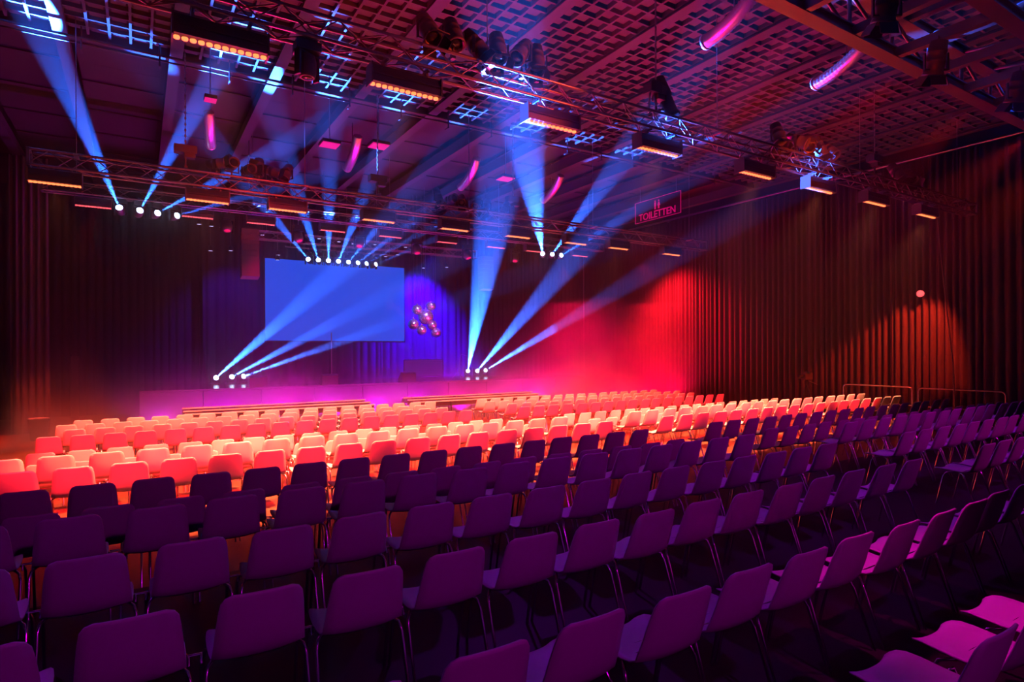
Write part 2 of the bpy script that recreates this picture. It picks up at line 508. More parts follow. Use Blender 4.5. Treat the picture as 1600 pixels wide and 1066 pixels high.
def facets(r, nlat, nlon):
    b = MB()
    rnd = random.Random(int(r * 1000))
    for i in range(nlat):
        a0, a1 = PI * (i + .06) / nlat, PI * (i + .94) / nlat
        m_ = max(4, int(nlon * math.sin((a0 + a1) / 2)))
        for j in range(m_):
            p0, p1 = 2 * PI * (j + .05) / m_, 2 * PI * (j + .95) / m_
            jit = Vector((rnd.uniform(-.02, .02), rnd.uniform(-.02, .02), rnd.uniform(-.02, .02))) * r
            q = []
            for (a, p) in ((a0, p0), (a1, p0), (a1, p1), (a0, p1)):
                q.append(Vector((math.sin(a) * math.cos(p), math.sin(a) * math.sin(p), math.cos(a))) * r + jit * rnd.random())
            b.add(q, [(0, 1, 2, 3)])
    return b


for (x, z, r), lab in zip(BALLS, BL):
    t = thing('mirror_ball', lab, 'mirror ball', (x, 24.5, z), 'mirror balls beside the screen')
    facets(r, 13, 26).build('mirror_tiles', M['mirror'], t)['kind'] = 'stuff'
    MB().lathe([(.01, -r * .965), (r * .5, -r * .84), (r * .84, -r * .5), (r * .968, 0), (r * .84, r * .5), (r * .5, r * .84), (.01, r * .965)], 16).build('core', M['black'], t)
    MB().lathe([(.035, r - .01), (.035, r + .05), (.012, r + .07)], 8).build('cap', M['steel'], t)
    MB().bar((0, 0, r + .05), (0, 0, 9.27 - z), .006, 4).build('hanging_wire', M['steel'], t)

# LED dot panel, monitors, stands on the deck
t = thing('dot_screen', 'low standing LED panel with a violet dot grid', 'screen', (10.9, 25.0, 1.25))
MB().box((0, .03, .40), (1.9, .05, .76)).build('panel_body', M['black'], t)
b = MB()
for i in range(24):
    for j in range(9):
        b.box((-.88 + i * .0765, 0, .08 + j * .08), (.03, .012, .03))
b.build('led_dots', M['dots'], t)['kind'] = 'stuff'
for x in (-.7, .7):
    MB().box((x, .05, .015), (.06, .4, .03)).build('foot', M['black'], t)
for x, lab in ((3.38, 'black wedge monitor on the stage edge nearest the line array'), (5.75, 'black wedge monitor on the stage edge by the thin pole'), (8.73, 'black wedge monitor on the stage edge before the LED panel')):
    t = thing('stage_monitor', lab, 'speaker', (x, 21.6, 1.25), 'wedge monitors on the stage edge')
    b = MB()
    pr = [(-.2, 0), (.22, 0), (.22, .12), (-.06, .36), (-.2, .30)]
    vs = [(-.28, y, z) for y, z in pr] + [(.28, y, z) for y, z in pr]
    b.add(vs, [(0, 1, 2, 3, 4), (9, 8, 7, 6, 5)] + [(i, i + 5, (i + 1) % 5 + 5, (i + 1) % 5) for i in range(5)])
    b.build('cabinet', M['black'], t)
    g = MB()
    g.box((0, .095, .25), (.5, .012, .30), Matrix.Rotation(math.radians(50), 3, 'X'))
    g.build('grille', M['lamp'], t)
t = thing('microphone_stand', 'straight thin pole on a round base at centre stage', 'stand', (5.96, 22.0, 1.25))
MB().bar((0, 0, 0), (0, 0, 1.85), .016, 8).build('pole', M['steel'], t)
MB().lathe([(.16, 0), (.16, .02), (.03, .04)], 16).build('base', M['black'], t)
t = thing('microphone_stand', 'tripod microphone stand with bent boom on stage near the beam lights', 'stand', (11.65, 23.0, 1.25))
MB().bar((0, 0, .25), (0.05, 0, .85), .013, 6).build('pole', M['steel'], t)
MB().tube([(0.03, 0, .78), (.12, 0, 1.02), (.42, 0, .93)], .011, 6).build('boom', M['steel'], t)
for k in range(3):
    a = k * 2 * PI / 3 + .4
    MB().bar((0, 0, .3), (.28 * math.cos(a), .28 * math.sin(a), .01), .011, 6).build('leg', M['steel'], t)

# post near the black drapes, bin
t = thing('speaker_column', 'slim dark upright column before the black drapes', 'column', (-1.77, 24, 0))
MB().box((0, 0, 1.16), (.2, .2, 2.26)).build('body', M['curtain'], t)
MB().box((0, 0, .02), (.4, .4, .04)).build('base_plate', M['black'], t)
t = thing('waste_bin', 'dark round waste bin on the floor at the end of the rows', 'bin', (-2.35, 20.9, 0))
b = MB()
b.lathe([(.17, 0), (.18, .02), (.235, .56), (.25, .57), (.25, .60), (.225, .60), (.215, .5), (.16, .05)], 20)
b.build('bucket', M['lamp'], t)
b = MB()
rnd = random.Random(3)
vs = [(0, 0, .63)]
for k in range(14):
    a = 2 * PI * k / 14
    vs.append((.22 * math.cos(a), .22 * math.sin(a), .585 + rnd.uniform(0, .04)))
b.add(vs, [(0, k + 1, (k + 1) % 14 + 1) for k in range(14)])
b.build('bin_liner', M['tread'], t)

# ------------------------------------------------------------------ trusses
def truss_parts(t, x0, x1, size, bay, single):
    h = size / 2
    L = x1 - x0
    ch = MB().bar((-L / 2, 0, 0), (L / 2, 0, 0), 0.025, 8).mesh('chord', M['alu'])
    for sy in (-1, 1):
        for sz in (-1, 1):
            link('chord', ch, t, (0, sy * h, sz * h))
    n = int(round(L / bay))
    s = L / n
    v = [MB().bar((-s / 2, 0, -h), (s / 2, 0, h), .010, 5), MB().bar((-s / 2, 0, h), (s / 2, 0, -h), .010, 5)]
    q = [MB().bar((-s / 2, -h, 0), (s / 2, h, 0), .010, 5), MB().bar((-s / 2, h, 0), (s / 2, -h, 0), .010, 5)]
    vm = [k_.mesh('brace', M['alu']) for k_ in v]
    qm = [k_.mesh('brace', M['alu']) for k_ in q]
    allb = MB()
    for i in range(n):
        x = -L / 2 + s * (i + .5)
        for (mb, me_, off) in ((v, vm, (0, -h, 0)), (v, vm, (0, h, 0)), (q, qm, (0, 0, -h)), (q, qm, (0, 0, h))):
            k_ = (i + (1 if off[1] > 0 or off[2] > 0 else 0)) % 2
            if single:
                link('brace', me_[k_], t, (x + off[0], off[1], off[2]))
            else:
                allb.add([Vector(p) + Vector((x, off[1], off[2])) for p in mb[k_].v], mb[k_].f, True)
    if not single:
        allb.build('braces', M['alu'], t)['kind'] = 'stuff'


def truss(label, x0, x1, y, z, single, bay=0.42):
    t = thing('truss', label, 'truss', ((x0 + x1) / 2, y, z), 'lighting trusses across the hall')
    truss_parts(t, x0, x1, 0.29, bay, single)
    for x in (x0 + .03, x1 - .03):
        e = MB()
        e.box((x - (x0 + x1) / 2, 0, .145), (.05, .34, .05)).box((x - (x0 + x1) / 2, 0, -.145), (.05, .34, .05))
        e.box((x - (x0 + x1) / 2, -.145, 0), (.05, .05, .34)).box((x - (x0 + x1) / 2, .145, 0), (.05, .05, .34))
        e.build('end_plate', M['alu'], t)
    for k in range(5):
        xx = (x1 - x0) * (-.46 + .23 * k)
        MB().bar((xx, 0, .13), (xx, 0, 9.27 - z), .008, 5).box((xx, 0, .145), (.08, .34, .04)).build('hanging_wire', M['steel'], t)
    return t


truss('square truss with big lamps, LED battens under it, above the dim near rows', -1.6, 20.6, T2, 6.45, True, .34)
truss('square truss above the brightly lit middle rows, chain hoists on top', -1.75, 16.8, T3, 6.04, True, .34)
truss('square truss before the stage, carrying seven blue beam lights', -2.2, 17.2, T4, 6.88, False)
truss('short square truss above the screen, crossed by the fan of beams', 3.6, 12.6, T5 - 1.0, 6.64, False)
t = thing('lighting_pipe', 'thin lighting pipe above the screen carrying eight beam lights', 'pipe', (7.0, T5, 6.47))
MB().bar((-2.2, 0, 0), (2.2, 0, 0), .03, 8).build('pipe_run', M['alu'], t)
for x in (-2.0, 0.2, 2.0):
    MB().bar((x, 0, 0), (x, 0, 9.27 - 6.47), .008, 5).build('hanging_wire', M['steel'], t)

# hanging chain hoists
HO = [(0.84, T3, 6.22, 'upper'), (4.99, T3, 6.22, 'mid'), (8.92, T3, 6.22, 'far'), (7.86, T2, 6.63, 'near'), (15.27, T2, 6.63, 'end')]
HL = ['chain hoist on the middle truss near the four blue beam lights', 'chain hoist on the middle truss over the central rows', 'chain hoist on the middle truss nearest the toilet sign',
      'chain hoist on the big-lamp truss beside the black follow spot', 'chain hoist on the big-lamp truss above the side block']
for (x, y, z, _), lab in zip(HO, HL):
    t = thing('chain_hoist', lab, 'hoist', (x, y, z), 'chain hoists on the trusses')
    MB().box((0, 0, .42), (.42, .2, .16)).box((.08, 0, .3), (.2, .16, .1)).build('motor', M['lamp'], t)
    MB().bar((0, 0, 0), (0, 0, .30), .02, 6).box((0, 0, .02), (.06, .34, .04)).build('hook', M['lamp'], t)
    b = MB()
    n = int((8.75 - z - .5) / .06)
    for k in range(n):
        zz = z + .5 + k * .06
        b.box((0, 0, zz - z + .03), (.034, .012, .055) if k % 2 else (.012, .034, .055))
    b.build('chain', M['steel'], t)['kind'] = 'stuff'

# ------------------------------------------------------------------ LED battens
def batten_meshes(wd, led):
    hb = MB()
    pr = [(-.10, 0.02), (.10, 0.02), (.11, .10), (.08, .245), (-.08, .245), (-.11, .10)]
    vs = [(-wd / 2, y, z) for y, z in pr] + [(wd / 2, y, z) for y, z in pr]
    hb.add(vs, [(0, 1, 2, 3, 4, 5)[::-1], (6, 7, 8, 9, 10, 11)] + [(i, (i + 1) % 6, (i + 1) % 6 + 6, i + 6) for i in range(6)])
    hb.box((0, -.112, .13), (wd * .97, .012, .016)).box((0, .112, .13), (wd * .97, .012, .016))
    cp = MB().box((0, 0, .125), (.018, .24, .27))
    lens = MB().lathe([(.030, -.006), (.034, 0.0), (.034, .03), (.02, .03)], 10)
    cl = MB().box((0, 0, .29), (.03, .14, .09)).bar((0, -.145, .30), (0, .145, .30), .022, 6)
    return hb.mesh('housing', M['black']), cp.mesh('end_cap', M['lamp']), lens.mesh('lens', led), cl.mesh('clamp', M['alu'])


def battens(xs, y, z, wd, led, labels, group, drop, single):
    hm, cm, lm, km = batten_meshes(wd, led)
    n = 12
    row = MB()
    for k in range(n):
        row.lathe([(.030, -.006), (.034, 0.0), (.034, .03), (.02, .03)], 8, Matrix.Translation((-wd / 2 + wd * (k + .5) / n, 0, 0)))
    rm = row.mesh('lenses', led)
    for i, x in enumerate(xs):
        t = thing('led_batten', labels[i], 'stage light', (x, y, z), group)
        link('housing', hm, t)
        link('end_cap', cm, t, (-wd / 2, 0, 0))
        link('end_cap', cm, t, (wd / 2, 0, 0))
        if single:
            for k in range(n):
                link('lens', lm, t, (-wd / 2 + wd * (k + .5) / n, 0, 0))
        else:
            link('lenses', rm, t)['kind'] = 'stuff'
        for sx in (-.3, .3):
            link('clamp', km, t, (sx * wd, 0, drop))


battens(BAR2, T2, 5.95, 1.0, M['led_warm'], ['black LED batten under the big-lamp truss, %s from its curtainless end' % ORD[i + 1] for i in range(8)],
        'LED battens under the big-lamp truss', 0.02, True)
battens(BAR3, T3, 5.60, .82, M['led_warm'], ['orange-glowing LED batten under the chain-hoist truss, %s from the waste-bin side' % ORD[i + 1] for i in range(9)],
        'LED battens under the chain-hoist truss', 0.0, True)
battens(BAR4, T4, 6.42, .83, M['led_pink'], ['small red LED batten under the truss before the stage, %s from the waste-bin side' % ORD[i + 1] for i in range(9)],
        'LED battens under the stage truss', 0.03, False)

# ------------------------------------------------------------------ moving heads
HEAD = MB().lathe([(.05, -.17), (.095, -.15), (.115, -.07), (.115, .05), (.10, .10), (.09, .125), (.075, .125), (.07, .115)], 14).mesh('head', M['lamp'])
LENS = MB().lathe([(.02, .118), (.088, .118), (.086, .128), (.02, .136)], 14).mesh('lens', M['led_blue'])
BASEU = MB().box((0, 0, 0), (.30, .24, .11)).box((0, 0, .07), (.22, .18, .04)).mesh('base', M['black'])
YOKE = MB().box((-.145, 0, 0.0), (.03, .09, .30)).box((.145, 0, 0), (.03, .09, .30)).box((0, 0, .155), (.32, .10, .03)).mesh('yoke', M['black'])
CLAMPM = MB().box((0, 0, 0), (.05, .05, .12)).bar((-.05, 0, .06), (.05, 0, .06), .04, 8).mesh('clamp', M['alu'])


def moving_head(src, tgt, label, group, hang, pipe_z=None):
    s = Vector(src)
    d = (Vector(tgt) - s).normalized()
    sg = 1 if hang else -1
    t = thing('moving_head_light', label, 'stage light', src, group)
    q = d.to_track_quat('Z', 'Y')
    yaw = math.atan2(d.y, d.x) + PI / 2
    link('head', HEAD, t, (0, 0, 0), q.to_euler())
    link('lens', LENS, t, (0, 0, 0), q.to_euler())
    link('yoke', YOKE, t, (0, 0, 0), (0 if hang else PI, 0, yaw))
    bz = .235 if hang else (-.23 if s.z - .23 > 0 else 0)
    link('base', BASEU, t, (0, 0, sg * .235), (0 if hang else PI, 0, yaw))
    if hang:
        ln = max(.06, pipe_z - s.z - .32)
        MB().bar((0, 0, .28), (0, 0, .30 + ln), .02, 6).box((0, 0, .30 + ln), (.06, .30, .05)).build('clamp', M['alu'], t)
    else:
        gap = s.z - .29 - 1.25
        if gap > 0.01:
            MB().box((0, 0, -.29 - gap / 2), (.3, .3, gap)).build('riser_box', M['black'], t)
    return t


side = ['first', 'second', 'third', 'fourth']
for i, (s_, t_) in enumerate(FLOOR_HEADS):
    moving_head(s_, t_, 'beam light on the stage deck, %s of three %s' % (ORD[i % 3 + 1], 'nearest the dark drapes' if i < 3 else 'beyond the mirror balls'),
                'beam lights on the stage deck', False)
for i, (s_, t_) in enumerate(T4_HEADS):
    moving_head(s_, t_, 'blue beam light hung from the stage truss, %s' % (('%s of four near the dark drapes' % ORD[i + 1]) if i < 4 else ('%s of three near the toilet sign' % ORD[i - 3])),
                'beam lights under the stage truss', True, 6.75)
for i, (s_, t_) in enumerate(T5_HEADS):
    moving_head(s_, t_, 'beam light in the fan over the screen, %s from the line array' % ORD[i + 1], 'beam lights over the screen', True, 6.47)

# red wash heads hung lower, pars over the stage
WH = MB().lathe([(.07, -.22), (.13, -.18), (.16, -.05), (.15, .06), (.12, .14), (.105, .14)], 14).mesh('head', M['lamp'])
WL = MB().lathe([(.03, .125), (.10, .125), (.09, .145), (.02, .15)], 14).mesh('lens', M['led_red'])
WY_ = MB().box((-.19, 0, .02), (.03, .10, .40)).box((.19, 0, .02), (.03, .10, .40)).box((0, 0, .23), (.42, .14, .05)).box((0, 0, .31), (.34, .26, .14)).mesh('yoke', M['black'])
for i, (x, z) in enumerate(((2.34, 6.3), (4.47, 6.18), (6.53, 6.18), (8.66, 6.12), (10.75, 6.1), (12.92, 6.15))):
    t = thing('wash_light', 'red-lit wash lamp hanging under the stage truss, %s from the line array' % ORD[i + 1], 'stage light', (x, T4 + .35, z), 'wash lamps under the stage truss')
    q = Vector((0.25 * math.sin(i * 2.1), -.35, -.9)).to_track_quat('Z', 'Y').to_euler()
    link('head', WH, t, (0, 0, 0), q)
    link('lens', WL, t, (0, 0, 0), q)
    link('yoke', WY_, t, (0, 0, 0), (0, 0, .4 * math.cos(i)))
    MB().bar((0, 0, .36), (0, 0, 6.73 - z), .02, 6).bar((0, 0, 6.73 - z), (0, -.3, 6.73 - z), .02, 6).build('clamp', M['alu'], t)
PB = MB().lathe([(.05, .16), (.08, .10), (.085, 0), (.09, -.03), (.08, -.03), (.075, -.015)], 12).mesh('can', M['black'])
PL = MB().lathe([(.02, -.012), (.074, -.012), (.074, -.024), (.02, -.03)], 12).mesh('lens', M['led_white'])
PARS = [(1.89, 7.12), (2.29, 7.09), (2.64, 7.08), (4.05, 6.94), (2.94, 6.24), (2.26, 6.18), (4.62, 6.21), (4.6, 6.02), (8.52, 6.97), (8.05, 6.95), (9.92, 6.98), (9.54, 6.62), (10.75, 6.13), (11.9, 6.24),
        (6.2, 7.0), (7.0, 6.95), (7.6, 6.92), (9.0, 6.5), (10.3, 6.75), (5.2, 6.9)]
for i, (x, z) in enumerate(PARS):
    t = thing('par_can', 'small white-lensed par can over the stage, %s counting from the dark drapes' % ORD[sorted(PARS).index((x, z)) + 1], 'stage light', (x, T5 + .45, z), 'par cans over the stage')
    link('can', PB, t)
    link('lens', PL, t)
    MB().bar((0, 0, .15), (0, 0, 9.27 - z), .008, 5).build('hanger', M['alu'], t)

# profile and fresnel lamps standing on the trusses
def lamp_meshes():
    b = MB().lathe([(.06, -.24), (.11, -.22), (.12, -.10), (.125, -.10), (.125, -.07), (.12, -.06), (.13, .02), (.135, .02), (.135, .06), (.13, .07), (.13, .20), (.14, .21), (.14, .24), (.115, .24), (.10, .20)], 14)
    l = MB().lathe([(.02, .195), (.10, .195), (.10, .205), (.02, .22)], 14)
    d = MB()
    for k in range(4):
        a = k * PI / 2
        R = Matrix.Rotation(a, 3, 'Z') @ Matrix.Rotation(math.radians(28), 3, 'Y')
        d.box(Matrix.Rotation(a, 3, 'Z') @ Vector((.16, 0, .31)), (.008, .22, .15), R)
    y = MB().box((-.165, 0, -.06), (.02, .04, .24)).box((.165, 0, -.06), (.02, .04, .24)).box((0, 0, -.18), (.35, .04, .02))
    return b.mesh('body', M['lamp']), l.mesh('lens', M['glass']), d.mesh('barn_doors', M['black']), y.mesh('yoke', M['black'])


LB, LL, LD, LY = lamp_meshes()


def stage_lamp(loc, aim, label, group, pipe_z, scale=1.0, doors=True):
    t = thing('stage_lamp', label, 'stage light', loc, group)
    q = Vector(aim).to_track_quat('Z', 'Y').to_euler()
    for nm, me_ in (('body', LB), ('lens', LL)) + ((('barn_doors', LD),) if doors else ()):
        o = link(nm, me_, t, (0, 0, 0), q)
        o.scale = (scale,) * 3
    yw = math.atan2(aim[1], aim[0]) + PI / 2
    o = link('yoke', LY, t, (0, 0, 0), (0, 0, yw))
    o.scale = (scale,) * 3
    dz = pipe_z - loc[2]
    MB().bar((0, 0, -.17 * scale), (0, 0, dz), .018, 6).box((0, 0, dz), (.06, .07, .07)).build('clamp', M['alu'], t)
    return t


L2 = [(3.44, 6.92, (.1, -.55, -.8)), (3.83, 6.95, (0.0, -.5, -1.)), (4.19, 6.88, (.55, -.4, -.8)), (4.57, 6.95, (-.1, -.4, -1)), (5.0, 7.0, (-.6, -.3, -.7)), (5.27, 6.95, (-.15, -.3, -1)),
      (11.41, 6.95, (-.1, -.4, -1)), (12.08, 6.92, (.3, -.7, -.4)), (12.5, 6.95, (-.5, -.5, -.7)), (12.9, 6.93, (.3, -.3, -1)), (13.3, 6.92, (0, -.6, -.6)), (16.3, 6.9, (.1, -.5, -.8)), (17.0, 6.9, (-.4, -.5, -.6))]
for i, (x, z, a) in enumerate(L2):
    stage_lamp((x, T2, z), a, 'big amber-lit stage lamp on top of the near truss, %s from the first batten' % ORD[i + 1], 'big lamps on the near truss', 6.62, 1.0, i % 3 != 1)
L3 = [(1.42, 6.44, (.8, -.4, .1)), (1.72, 6.46, (.15, -1, .1)), (2.05, 6.40, (.3, -1, 0)), (2.27, 6.5, (-.1, -.3, -1)), (2.54, 6.45, (.8, -.4, -.3)), (2.86, 6.47, (-.4, -.4, -.9)),
      (6.6, 6.45, (.2, -.4, -1)), (6.98, 6.40, (.1, -1, 0)), (7.3, 6.43, (-.3, -.6, -.5)), (7.78, 6.42, (-.6, -.4, -.7)), (8.05, 6.38, (-.5, -.3, -.8)), (8.65, 6.36, (-.5, -.3, -.8))]
for i, (x, z, a) in enumerate(L3):
    stage_lamp((x, T3, z), a, 'red-lit stage lamp on top of the chain-hoist truss, %s from the waste-bin side' % ORD[i + 1], 'lamps on the chain-hoist truss', 6.2, .85, i % 2 == 0)
t = thing('follow_spot', 'large black follow spot standing on the near truss', 'stage light', (8.1, T2, 6.95))
MB().lathe([(.06, -.42), (.13, -.40), (.14, -.05), (.12, 0), (.12, .30), (.14, .31), (.14, .36), (.11, .36)], 14, Vector((.25, -.3, -1)).to_track_quat('Z', 'Y').to_matrix().to_4x4()).build('body', M['black'], t)
MB().box((-.32, 0, .12), (.24, .22, .20)).build('lamp_house', M['black'], t)
MB().bar((-.3, 0, .05), (-.2, 0, -.33), .02, 6).bar((-.38, 0, .05), (-.42, 0, -.33), .02, 6).bar((.05, 0, .0), (0.05, .05, -.33), .02, 6).build('bracket', M['steel'], t)
t = thing('moving_head_light', 'black moving head hanging under the near truss between two battens', 'stage light', (1.8, T2, 5.98))
link('base', BASEU, t, (0, 0, .22))
link('yoke', YOKE, t, (0, 0, 0), (0, 0, .5))
link('head', HEAD, t, (0, 0, -.02), (PI, 0, 0))
link('lens', MB().lathe([(.02, .118), (.068, .118), (.066, .128), (.02, .136)], 14).mesh('lens', M['glass']), t, (0, 0, -.02), (PI, 0, 0))
MB().bar((0, 0, .26), (0, 0, .34), .02, 6).box((0, 0, .34), (.06, .3, .05)).build('clamp', M['alu'], t)

# ------------------------------------------------------------------ bridge above the near rows
t = thing('lighting_bridge', 'wide ladder-like lighting bridge of steel beams overhead', 'truss', (9.5, 3.45, 6.3))
ch = MB().box((-2.4, 0, 0), (15.3, .10, .12)).box((-2.4, 0, .06), (15.3, .18, .02)).box((-2.4, 0, -.06), (15.3, .18, .02)).mesh('main_beam', M['alu'])
for y, z in ((-.6, 0), (.6, 0), (-.6, .55), (.6, .55)):
    link('main_beam', ch, t, (0, y, z))
cb = MB().box((0, 0, 0), (.10, 1.1, .12)).mesh('cross_beam', M['alu'])
dg = MB().bar((-.45, -.55, .0), (.45, .55, .5), .024, 6).mesh('diagonal', M['alu'])
dg2 = MB().bar((-.45, -.6, .05), (.45, -.6, .5), .024, 6).mesh('diagonal', M['alu'])
dg3 = MB().bar((.45, .6, .05), (-.45, .6, .5), .024, 6).mesh('diagonal', M['alu'])
up = MB().bar((0, 0, 0), (0, 0, .5), .026, 6).mesh('upright', M['alu'])
for i in range(11):
    x = -5.1 + 1.02 * i
    link('cross_beam', cb, t, (x, 0, 0))
    link('cross_beam', cb, t, (x + .3, 0, .55))
    link('upright', up, t, (x, -.6, .03))
    link('upright', up, t, (x, .6, .03))
    if i < 10:
        link('diagonal', dg, t, (x + .5, 0, .03))
        link('diagonal', dg2, t, (x + .5, 0, 0))
        link('diagonal', dg3, t, (x + .5, 0, 0))
for x in (-4.5, -1.5, 1.5, 4.5):
    MB().bar((x, 0, .55), (x, 0, 2.45), .012, 5).build('hanger', M['steel'], t)
for i, (x, y) in enumerate(((6.6, 3.2), (8.4, 3.5), (10.3, 3.3), (12.4, 3.5), (13.9, 3.3))):
    stage_lamp((x, y, 6.02), (.2, .3, -1), 'lamp slung under the lighting bridge, %s from its open end' % ORD[i + 1], 'lamps under the lighting bridge', 6.24, .85)

# ------------------------------------------------------------------ ceiling services
DU = [((9.0, 6.3, 8.75), (8.95, 6.5, 8.45), (9.05, 7.0, 8.22), (9.07, 7.6, 8.2)), ((12.2, 6.0, 8.75), (12.25, 6.3, 8.42), (12.45, 6.9, 8.22), (12.65, 7.6, 8.25)),
      ((9.24, 16.9, 8.6), (9.3, 17.2, 8.3), (9.4, 17.8, 8.1), (9.49, 18.5, 8.1)), ((12.68, 17.0, 8.6), (12.75, 17.3, 8.3), (12.85, 17.9, 8.1), (12.98, 18.5, 8.1)),
      ((5.36, 16.9, 8.6), (5.4, 17.2, 8.3), (5.45, 17.8, 8.1), (5.5, 18.4, 8.1)), ((1.55, 17.2, 8.6), (1.6, 17.5, 8.3), (1.65, 17.9, 8.1), (1.69, 18.3, 8.1))]
DLB = ['large silver flexible duct on the coffered ceiling, nearer the lighting bridge end', 'large silver flexible duct on the coffered ceiling above the side block', 'curved silver duct over the boards by a pink panel',
       'curved silver duct over the boards near the toilet sign', 'curved silver duct over the boards at mid hall', 'curved silver duct over the boards at the dark drape side']


def curve_pts(ctrl, n):
    p0, p1, p2, p3 = (Vector(p) for p in ctrl)
    out = []
    for i in range(n + 1):
        t_ = i / n
        out.append(p0 * (1 - t_) ** 3 + p1 * 3 * t_ * (1 - t_) ** 2 + p2 * 3 * t_ * t_ * (1 - t_) + p3 * t_ ** 3)
    return out


for c_, lab in zip(DU, DLB):
    t = thing('air_duct', lab, 'duct', c_[3], 'silver ducts under the ceiling')
    pts = [p - Vector(c_[3]) for p in curve_pts(c_, 44)]
    rad = [0.125 + (0.014 if k % 2 else -0.006) for k in range(45)]
    MB().tube(pts, rad, 12).build('hose', M['foil'], t)
    MB().bar(pts[26] + Vector((0, 0, .1)), (pts[26].x, pts[26].y, 9.26 - c_[3][2]), .012, 5).build('strap', M['steel'], t)
    q = (pts[-1] - pts[-3]).to_track_quat('Z', 'Y').to_matrix().to_4x4()
    MB().lathe([(.135, -.03), (.145, -.03), (.145, .03), (.12, .03), (.12, -.02)], 14, Matrix.Translation(pts[-1]) @ q).build('collar', M['foil'], t)
for i, ((x, y, z), lab) in enumerate(zip(((4.09, 15.18, 7.6), (5.17, 14.62, 7.6), (9.43, 15.44, 7.6), (1.27, 13.74, 7.6)),
                                         ('glowing pink square panel hanging over the middle truss lamps', 'glowing pink square panel above a chain hoist', 'glowing pink square panel beside the silver duct, largest looking', 'small glowing pink panel high above the drape-side hoist'))):
    t = thing('square_panel', lab, 'lamp', (x, y, z), 'pink square panels under the ceiling')
    s_ = .42 if i < 3 else .22
    MB().box((0, 0, 0), (s_, s_, .02)).build('panel_face', M['panel_pink'], t)
    MB().box((0, 0, .05), (s_ * 1.06, s_ * 1.06, .07)).build('housing', M['black'], t)
    MB().bar((0, 0, .08), (0, 0, 1.66), .012, 5).build('hanger', M['steel'], t)

# toilet sign
t = thing('toilet_sign', 'framed pink sign reading TOILETTEN hung high by the side wall', 'sign', (18.0, 17.6, 8.22), None, -PI / 2)
MB().box((0, .03, 0), (2.5, .03, .84)).build('sign_board', M['sign_face'], t)
b = MB()
b.box((0, 0, .43), (2.54, .02, .016)).box((0, 0, -.43), (2.54, .02, .016)).box((-1.26, 0, 0), (.016, .02, .86)).box((1.26, 0, 0), (.016, .02, .86))
b.build('frame', M['sign'], t)
cu = bpy.data.curves.new('lettering', 'FONT')
cu.body = 'TOILETTEN'
cu.size = .40
cu.align_x = 'CENTER'
cu.extrude = .008
cu.offset = .004
cu.materials.append(M['sign'])
tmp = link('lettering_curve', cu)
bpy.context.view_layer.update()
lme = bpy.data.meshes.new_from_object(tmp.evaluated_get(bpy.context.evaluated_depsgraph_get()))
bpy.data.objects.remove(tmp)
o = link('lettering', lme, t, (-.02, 0.0, -.36), (PI / 2, 0, 0))
for k, x in enumerate((-.11, .09)):
    b = MB()
    b.lathe([(.03, -.01), (.03, .01)], 10, Matrix.Translation((x, 0, .30)) @ Matrix.Rotation(PI / 2, 4, 'X'))
    if k:
        b.add([(x - .025, 0, .25), (x + .025, 0, .25), (x + .07, 0, .10), (x - .07, 0, .10), (x - .025, .012, .25), (x + .025, .012, .25), (x + .07, .012, .10), (x - .07, .012, .10)],
              [(0, 3, 2, 1), (4, 5, 6, 7), (0, 1, 5, 4), (1, 2, 6, 5), (2, 3, 7, 6), (3, 0, 4, 7)])
    else:
        b.box((x, 0, .18), (.09, .014, .15))
    b.box((x - .022, 0, .04), (.028, .014, .14)).box((x + .022, 0, .04), (.028, .014, .14))
    b.build('pictogram', M['sign'], t)
for x in (-1.0, 1.0):
    MB().bar((x, .03, .42), (x, .03, 1.04), .008, 5).build('hanging_wire', M['steel'], t)

# line array speakers
for (x, y, z, n, lab) in ((3.0, 20.6, 6.30, 9, 'tall dark line array of stacked speakers beside the blue screen'), (12.2, 21.6, 6.3, 8, 'dark line array of stacked speakers beyond the mirror balls')):
    t = thing('line_array', lab, 'speaker', (x, y, z), 'line array speakers')
    ang = 0
    p = Vector((0, 0, 0))
    bm_ = MB().box((0, 0, -.085), (.52, .40, .165)).mesh('speaker_box', M['lamp'])
    for k in range(n):
        ang = -math.radians(.6 * k * k * .25)
        link('speaker_box', bm_, t, p.copy(), (ang, 0, 0))
        p = p + Matrix.Rotation(ang, 3, 'X') @ Vector((0, 0, -.172))
    MB().box((0, 0, .03), (.5, .36, .05)).bar((0, 0, .05), (0, 0, 9.27 - z), .012, 5).build('fly_frame', M['black'], t)

# video camera on a tripod, hand rails, hanging cables
t = thing('video_camera', 'video camera on a tripod before the curtained side wall', 'camera', (19.9, 12.35, 0))
for k in range(3):
    a = k * 2 * PI / 3 + .5
    MB().bar((0, 0, 1.2), (.42 * math.cos(a), .42 * math.sin(a), 0.01), [.022, .015], 6).build('tripod_leg', M['black'], t)
MB().lathe([(.05, 1.15), (.07, 1.2), (.07, 1.28), (.04, 1.34)], 10).build('tripod_head', M['black'], t)
MB().box((0, 0, 1.46), (.44, .18, .22)).box((.05, 0, 1.60), (.24, .06, .05)).build('camera_body', M['lamp'], t)
MB().lathe([(.05, 0), (.06, .02), (.06, .16), (.075, .2), (.075, .25)], 12, Matrix.Translation((-.22, 0, 1.47)) @ Matrix.Rotation(-PI / 2, 4, 'Y')).build('lens', M['black'], t)
MB().box((-.05, -.14, 1.62), (.16, .08, .08)).build('viewfinder', M['black'], t)
MB().bar((.1, 0, 1.3), (.5, -.1, 1.16), .012, 6).build('pan_bar', M['steel'], t)
